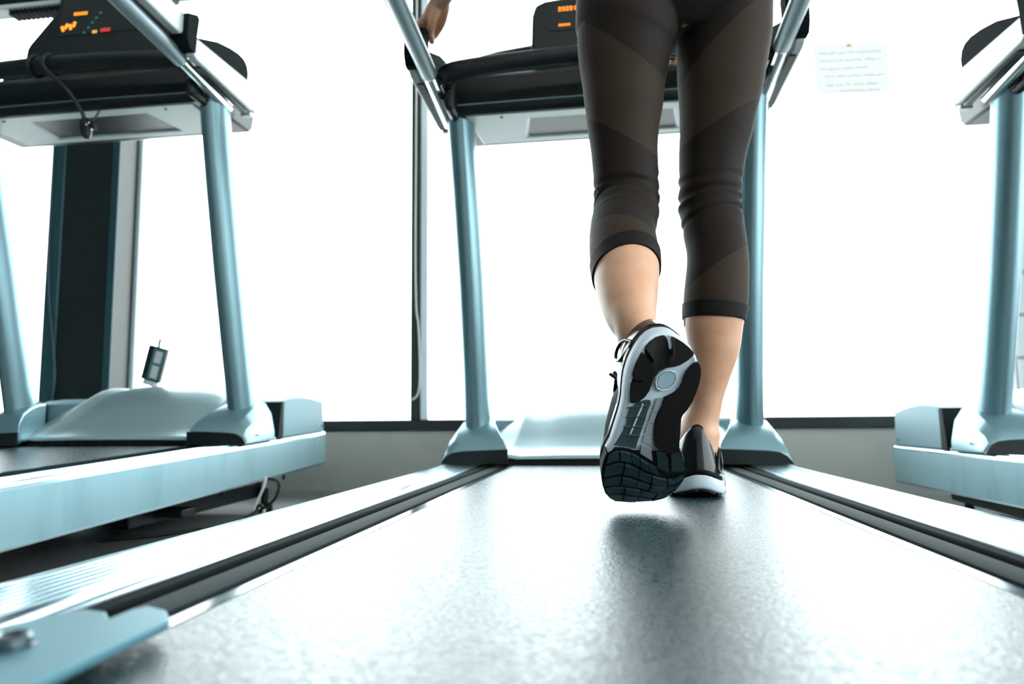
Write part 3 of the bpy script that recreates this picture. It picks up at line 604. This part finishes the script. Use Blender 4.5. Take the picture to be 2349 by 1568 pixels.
def shoe(A, eu, ev, ew, label, ub=None, eu2=None):
    root = bpy.data.objects.new('running_shoe', None); C.objects.link(root); root.parent = PR; root.empty_display_size = .05
    root['label'] = label
    A, eu, ev, ew = Vector(A), Vector(eu), Vector(ev), Vector(ew); OLD = OFF[0]
    root.location = A - OFF[0]; OFF[0] = A.copy()
    N = 300; ax_ = []; P_ = A.copy() - eu * .03          # centre line, flexed at the ball of the foot
    for i in range(N):
        u = -.03 + i * .001; k = 0
        if ub:
            k = min(1, max(0, (u - ub + .025) / .05)); k = k * k * (3 - 2 * k)
        d = (eu.lerp(Vector(eu2), k) if ub else eu).normalized(); wv = ew - d * ew.dot(d); wv = (wv - ev * wv.dot(ev)).normalized()
        ax_.append((P_.copy(), d, wv)); P_ += d * .001
    def bend(u):                     # toe spring and heel bevel
        return ((max(0, u - 0.234) ** 2) * (9 if not ub else 2)) + (max(0, .030 - u) ** 2) * 13
    def W(u, v, w):
        i = min(N - 1, max(0, int(round((u + .03) * 1000)))); c, d, wv = ax_[i]
        return c + d * (u + .03 - i * .001) + ev * v + wv * (w + bend(u))
    out = [(a * 1e-4, b * 1e-4) for a, b in S_OUTLINE]
    cu = sum(p[0] for p in out) / len(out); cv = sum(p[1] for p in out) / len(out)
    def inset(s): return [(cu + (u - cu) * (1 - s / .13), cv + (v - cv) * (1 - s / .045)) for u, v in out]
    bm = B(); L = [(.0035, .0), (.0010, .0010), (.0005, .003), (.0, .010), (.0012, .0195), (.003, .021)]
    rings(bm, [[W(u, v, w * (1 if u < .12 else 1 - .38 * min(1, (u - .12) / .1)) if w > .005 else w) for u, v in inset(s)] for s, w in L])
    mid = finish('midsole', bm, 'midsole', root, sharp=50)
    bm = B(); L = [(.002, .0195), (.0, .021), (.0, .0265), (.003, .029)]
    rings(bm, [[W(u, v, w * (1 if u < .12 else 1 - .38 * min(1, (u - .12) / .1))) for u, v in inset(s)] for s, w in L]); finish('welt', bm, 'shoe_upper', root, sharp=50)
    def pad(nm, pts, m, h=.0026, z=.0008, parent=root, bev=.0009, sc=1e-4):
        bm = B(); P = [(a * sc, b * sc) for a, b in pts]
        Q = [P[0]]
        for p in P[1:]:
            if (Vector(p) - Vector(Q[-1])).length > .0006: Q.append(p)
        prism(bm, Q, lambda u, v: W(u, v, z), lambda u, v: W(u, v, -h)); bmesh.ops.triangulate(bm, faces=[f for f in bm.faces if len(f.verts) > 4]); return finish(nm, bm, m, parent, sharp=30)
    pad('outsole_pad', S_HORSE, 'sole_black', .0032); pad('outsole_pad', S_MEDIAL, 'sole_black', .0032)
    pad('heel_disc', S_DISC, 'sole_disc', .0012)
    c0 = Vector((586, 50, 0))        # raised ring round the disc
    dc = Vector((sum(q[0] for q in S_DISC) / len(S_DISC), sum(q[1] for q in S_DISC) / len(S_DISC)))
    bm = B(); tube(bm, [W((dc.x + (q[0] - dc.x) * 1.22) * 1e-4, (dc.y + (q[1] - dc.y) * 1.22) * 1e-4, -.0006) for q in S_DISC + S_DISC[:1]], .0012, 8); finish('disc_ring', bm, 'midsole', root)
    pad('arch_window', S_MID, 'sole_smoke', .0006)
    for t in (.2, .45, .7, .92):     # ribs across the arch window
        bm = B(); tube(bm, smooth_path([W(.0795 + .050 * t, -.0335 - .002 * t, -.0008), W(.0770 + .053 * t, -.023, -.0016), W(.0755 + .056 * t, -.0085 - .006 * t, -.0008)], 3), .0011, 8); finish('arch_rib', bm, 'sole_teal', root)
    bm = B(); tube(bm, [W(.084, -.0165, -.0012), W(.124, -.0265, -.0012)], .0012, 8); finish('arch_rib', bm, 'midsole', root)
    for q in S_STRIP[:1] + S_STRIP[2:]: pad('grip_block', q, 'sole_strip', .0016)
    for q in S_RBLOCK: pad('tread_lug', q, 'sole_teal', .0030)
    # wavy forefoot lugs between neighbouring flow lines
    def at_line(Lq, t):
        d = [0]
        for a, b in zip(Lq, Lq[1:]): d.append(d[-1] + math.hypot(b[0] - a[0], b[1] - a[1]))
        x = t * d[-1]
        for i in range(len(Lq) - 1):
            if x <= d[i + 1] + 1e-6:
                k = (x - d[i]) / max(1e-6, d[i + 1] - d[i]); return (Lq[i][0] + (Lq[i + 1][0] - Lq[i][0]) * k, Lq[i][1] + (Lq[i + 1][1] - Lq[i][1]) * k)
        return Lq[-1]
    rnd = random.Random(3)
    for bi, (Lo, Hi) in enumerate(zip(S_WAVES, S_WAVES[1:])):
        n = 5 if bi < 3 else 4
        if bi == 0: Hi2 = [at_line(Hi, .72 * i / 8) for i in range(9)]
        else: Hi2 = Hi
        for k in range(n):
            a, b = k / n + .008, (k + 1) / n - .008
            up_ = [at_line(Lo, a + (b - a) * i / 4) for i in range(5)]; dn = [at_line(Hi2, a + (b - a) * i / 4) for i in range(5)]
            g = .17; P = [(p[0] + (q[0] - p[0]) * g, p[1] + (q[1] - p[1]) * g) for p, q in zip(up_, dn)] + [(q[0] + (p[0] - q[0]) * g, q[1] + (p[1] - q[1]) * g) for p, q in zip(up_, dn)][::-1]
            pad('tread_lug', P, 'sole_teal', .0030 + .0008 * (k % 2))
    edge = [q for q in S_OUTLINE if q[0] > 1480]
    ml = [at_line(S_WAVES[0], i / 8) for i in range(9)]
    lo_ = sorted([q for q in edge if q[1] < 0], key=lambda q: q[0]); hi_ = sorted([q for q in edge if q[1] >= 0], key=lambda q: -q[0])
    ring = [(a * 1.004 * 1e-4, b * 1.022 * 1e-4) for a, b in lo_ + hi_] + [(a * 1e-4, b * 1e-4) for a, b in [(1680, 300), (1690, 160)] + ml[::-1]]
    bm = B(); prism(bm, ring, lambda u, v: W(u, v, .0105), lambda u, v: W(u, v, -.0008)); bmesh.ops.triangulate(bm, faces=[f for f in bm.faces if len(f.verts) > 4]); finish('forefoot_sheet', bm, 'sole_black', root)
    # upper: arched sections from heel to toe
    def half(u):
        vs = [v for uu, v in out if abs(uu - u) < .013]; return min(vs) + .005, max(vs) - .005
    st = [(.010, .030), (.018, .056), (.04, .062), (.07, .064), (.095, .078), (.112, .088), (.13, .085), (.15, .077), (.17, .067), (.19, .058), (.21, .049), (.226, .040), (.238, .031), (.246, .022)]
    bm = B(); R = []
    for u, h in st:
        a, b = half(u); w0 = .020 if u < .14 else .020 - .006 * min(1, (u - .14) / .1); n = 22; row = []
        m_, hw = (a + b) / 2, (b - a) / 2
        if u < .02: hw *= .72 if u < .012 else .9
        for k in range(n + 1):
            th = PI - PI * k / n; c, s = math.cos(th), math.sin(th)
            row.append(W(u, m_ + hw * math.copysign(abs(c) ** .8, c), w0 + (h - w0) * abs(s) ** .75))
        R.append(row)
    rings(bm, R); finish('upper', bm, 'shoe_knit', root, sharp=70)
    # glossy heel counter rising to the collar
    bm = B(); R = []
    n = 48
    def collar(th): return .074 + .030 * max(0, -math.cos(th)) ** 2.2 + .024 * max(0, math.cos(th)) ** 1.5
    for s, tw in ((0, 0), (.25, .5), (.55, .9), (.8, 1.0), (.93, .96), (1.0, .85), (.97, .72), (.6, .55)):
        row = []
        for k in range(n):
            th = 2 * PI * k / n; zt = collar(th); w = .024 + (zt - .024) * s
            kk = s * s * .9
            ru = .0605 - .0115 * kk - (.003 if tw == .72 else 0) - (.008 if tw == .55 else 0); rv = .0400 - .0120 * kk - (.004 if tw == .72 else 0) - (.008 if tw == .55 else 0)
            uc = .063 + .002 * s
            row.append(W(uc + ru * math.cos(th), .0022 + rv * math.sin(th), w))
        R.append(row)
    rings(bm, R, True, False); finish('heel_counter', bm, 'shoe_upper', root, sharp=0)
    for s in (-1, 1):                # glossy overlay with a window on each flank of the heel
        bm = B(); P = []
        for u, w in ((.022, .036), (.028, .055), (.038, .066), (.050, .070), (.056, .062), (.050, .045), (.038, .036), (.026, .033), (.022, .036)):
            q = (u - .063) / .0605; q = max(-.98, min(.98, q)); kk = ((w - .024) / .07) ** 2
            P.append(W(u, .0022 + s * (.0402 - .0085 * kk) * math.sqrt(1 - q * q), w))
        tube(bm, smooth_path(P, 4), .0022, 8); finish('overlay', bm, 'shoe_gloss', root)
    bm = B(); box(bm, -.0045, .0045, 0, .0012, .034, .046, lambda v, d, w: W(.0045 + (w - .034) * .12 - d * .8, v + .006, w + .006)); (finish('reflective_tab', bm, 'reflective', root) if ub else bm.free())
    # tongue and laces
    bm = B(); R = []
    for u, w, hw in ((.098, .106, .024), (.112, .103, .025), (.13, .095, .024), (.16, .082, .02)): R.append([W(u, hw * math.cos(PI * k / 10), w - .012 + .012 * math.sin(PI * k / 10)) for k in range(11)])
    rings(bm, R); finish('tongue', bm, 'shoe_knit', root)
    for i in range(5):
        u = .112 + i * .013; h = .0935 - i * .0055; s = 1 if i % 2 else -1
        bm = B(); tube(bm, smooth_path([W(u, -.026, h - .016), W(u + .003, -.012, h + .001), W(u + .006, .012, h + .001), W(u + .008, .026, h - .018)], 4), .0024, 8); finish('lace', bm, 'cord_black', root)
    for s in (-1, 1):
        bm = B(); tube(bm, smooth_path([W(.112, 0, .099), W(.107, s * .014, .113), W(.098, s * .026, .108), W(.106, s * .012, .101)], 4), .0022, 8, dome=True); finish('lace', bm, 'cord_black', root)
        bm = B(); tube(bm, smooth_path([W(.112, 0, .099), W(.112, s * .004 - .006, .112), W(.104, s * .005 - .010, .124)], 4), [.002, .002, .002, .002, .002, .002, .0035, .004, .003], 8, dome=True); finish('lace', bm, 'cord_black', root)
    OFF[0] = OLD
    return root
sl = shoe((0.0670, 0.7750, 0.4060), (-0.1311, 0.4590, -0.8787), (0.9645, 0.2639, -0.0061), (-0.2291, 0.8483, 0.4773), 'lifted shoe showing its whole black and pale sole', 0.1525, (-0.2179, 0.7832, -0.5824))
eu = Vector((.05, 1, -.0175)).normalized(); ev = Vector((-1, .05, 0)).normalized(); ew = Vector((0, .0175, 1)).normalized()
sr = shoe((.1375, 1.078, .1945), eu, ev, ew, 'planted shoe seen from behind, black heel over a white midsole')

# ------------------------------------------------------------------ small things
def at(p, q): return tuple(p)
# safety tether looped over the left machine's cross bar, clip hanging below the console
g = thing('safety_tether', 'black safety cord looped over the left treadmill bar with a hanging clip', 'cord', (-1.47, 1.60, 1.20))
for x in (-1.557, -1.512):
    bm = B(); cy, cz = 1.62, 1.199 + .095 - .001
    tube(bm, [(x + .006 * math.sin(a), cy + .0275 * math.cos(a), cz + .0275 * math.sin(a)) for a in [2 * PI * i / 24 for i in range(25)]], .0055, 8); finish('loop', bm, 'cord_black', g)
bm = B(); tube(bm, smooth_path([(-1.512, 1.594, 1.282), (-1.497, 1.600, 1.262), (-1.480, 1.640, 1.235), (-1.465, 1.668, 1.20), (-1.458, 1.682, 1.175), (-1.458, 1.69, 1.15)], 6), .0055, 8); finish('cord', bm, 'cord_black', g)
bm = B(); tube(bm, smooth_path([(-1.452, 1.69, 1.155), (-1.435, 1.70, 1.17), (-1.425, 1.705, 1.195)], 5), .003, 8); finish('cord', bm, 'cord_black', g)
bm = B(); R = [ell(-1.455 + dx, 1.692, z, a, b, 16, 2.6) for z, a, b, dx in ((1.168, .006, .008, .0), (1.160, .014, .011, 0), (1.142, .018, .012, 0), (1.118, .014, .011, .002), (1.108, .008, .008, .004))]
rings(bm, R); box(bm, -1.448, -1.424, 1.684, 1.697, 1.136, 1.158, lambda x, y, z: (x, y, z + (x + 1.436) * -.5)); cl = finish('clip', bm, 'dark_plastic', g, bevel=.002)
for x, z in ((-1.436, 1.148), (-1.444, 1.143), (-1.428, 1.128)):
    bm = B(); bmesh.ops.create_uvsphere(bm, u_segments=10, v_segments=6, radius=.0032, matrix=Matrix.Translation((x, 1.681, z))); finish('rivet', bm, 'chrome', cl)
# small tilted device standing on the left machine's hood
g = thing('small_device', 'small tilted dark box with a pale face standing on the left treadmill hood', 'device', (-1.60, 2.21, .445))
ux = Vector((.95, .15, -.28)).normalized(); uz = Vector((.235, 0, .97)).normalized(); uy = ux.cross(uz).normalized()
if uy.y < 0: uy = -uy
o = Vector((-1.628, 2.20, .451)); DV = lambda x, y, z: o + ux * x + uy * y + uz * z
bm = B(); box(bm, 0, .066, 0, .024, 0, .122, DV); bd = finish('case', bm, 'dark_plastic', g, bevel=.003)
bm = B(); box(bm, .022, .062, -.002, .001, .006, .116, DV); finish('face', bm, 'steel_plate', bd, bevel=.001)
for z0_, z1_ in ((.012, .056), (.066, .108)):
    bm = B(); box(bm, .032, .056, -.0035, -.001, z0_, z1_, DV); finish('window', bm, 'white_plastic', bd, bevel=.002)
bm = B(); prism(bm, [(.026, .122), (.026, .130), (.023, .134), (.026, .138), (.022, .143), (.026, .148), (.024, .152), (.032, .154), (.034, .122)], lambda x, z: DV(x, .010, z), lambda x, z: DV(x, .014, z)); finish('key', bm, 'dark_plastic', bd)
bm = B(); box(bm, .012, .056, -.004, .026, -.016, 0, DV); finish('stand', bm, 'white_plastic', bd, bevel=.003)
# cords
base(-2.31, 2.588, 0)
bm = B(); tube(bm, smooth_path([(-2.372, 2.586, 2.5), (-2.373, 2.586, 1.6), (-2.372, 2.586, 1.059), (-2.353, 2.585, .811), (-2.332, 2.584, .679), (-2.312, 2.584, .548), (-2.306, 2.584, .474), (-2.312, 2.584, .40), (-2.33, 2.585, .2), (-2.34, 2.58, .006)], 6), .0045, 8)
tag(finish('pillar_cable', bm, 'column_edge'), 'thin teal cable hanging down the left edge of the dark pillar', 'cable')
base(-.775, 2.72, 1.0)
bm = B(); tube(bm, smooth_path([(-.776, 2.715, 2.62), (-.778, 2.715, 1.504), (-.779, 2.715, 1.015), (-.775, 2.715, .759), (-.766, 2.715, .681), (-.760, 2.715, .551), (-.759, 2.715, .461), (-.763, 2.715, .409), (-.773, 2.715, .385), (-.793, 2.715, .374), (-.812, 2.715, .40), (-.822, 2.715, .5), (-.826, 2.715, 1.0), (-.82, 2.715, 2.62)], 6), .0034, 8)
tag(finish('blind_cord', bm, 'cord_white'), 'white looped blind cord hanging beside the dark window mullion', 'cord')
base(-.98, 1.9, .05)
bm = B(); tube(bm, smooth_path([(-.985, 1.9, .135), (-.958, 1.9, .131), (-.950, 1.9, .118), (-.953, 1.9, .098), (-.963, 1.9, .076), (-.987, 1.91, .058), (-1.006, 1.92, .048), (-1.022, 1.93, .055), (-1.035, 1.94, .05), (-1.045, 1.93, .03), (-1.09, 1.86, .008), (-1.2, 1.7, .006), (-1.3, 1.62, .006)], 6), .0045, 10)
tag(finish('power_cable', bm, 'cord_black'), 'black power cable curling below the front of the left treadmill rail', 'cable')
base(-1.03, 1.95, .07)
bm = B(); tube(bm, smooth_path([(-1.018, 1.95, .135), (-1.022, 1.95, .112), (-1.035, 1.95, .08), (-1.052, 1.95, .045), (-1.047, 1.945, .032), (-1.034, 1.945, .045), (-1.023, 1.945, .047), (-1.018, 1.945, .035), (-1.028, 1.94, .012), (-1.06, 1.9, .006)], 6), .0042, 10)
tag(finish('signal_cable', bm, 'cord_white'), 'white thin cable dropping beside the black power cable under the left treadmill', 'cable')
# paper notice taped to the glass
translucent('paper_thin', (.695, .69, .685), .62); translucent('ink_grey_thin', (.59, .60, .595), .62); translucent('ink_red_thin', (.71, .58, .55), .62)
g = thing('notice', 'pale paper notice with faded grey and red lines taped to the window glass', 'notice', (1.008, 2.784, 1.67))
NX = lambda x, z, y=0: (.866 + x + (z * -.035), 2.7845 - y, 1.565 + z - x * .035 + .012)
bm = B(); prism(bm, [(.022, 0), (.279, 0), (.279, .206), (0, .206), (0, .016)], lambda x, z: NX(x, z, 0), lambda x, z: NX(x, z, .0012)); finish('sheet', bm, 'paper_thin', g)
rn = random.Random(11)
for row, (z, m, x0, x1) in enumerate(((.170, 'ink_grey_thin', .02, .255), (.138, 'ink_grey_thin', .02, .18), (.138, 'ink_red_thin', .19, .255), (.104, 'ink_grey_thin', .02, .205), (.072, 'ink_red_thin', .035, .245), (.036, 'ink_red_thin', .035, .245), (.010, 'ink_grey_thin', .09, .235))):
    bm = B(); x = x0
    while x < x1 - .01:
        wd = rn.uniform(.018, .05); e = min(x + wd, x1); n = max(3, int((e - x) / .0035))
        P = [NX(x + (e - x) * i / n, z + rn.uniform(-.003, .0045), .0016) for i in range(n + 1)]
        tube(bm, P, .0011, 5); x = e + .008
    o_ = finish('handwriting', bm, m, g)
bm = B(); prism(bm, [(.128, .194), (.148, .194), (.148, .212), (.128, .212)], lambda x, z: NX(x, z, .0014), lambda x, z: NX(x, z, .0019)); finish('tape', bm, 'tape', g)
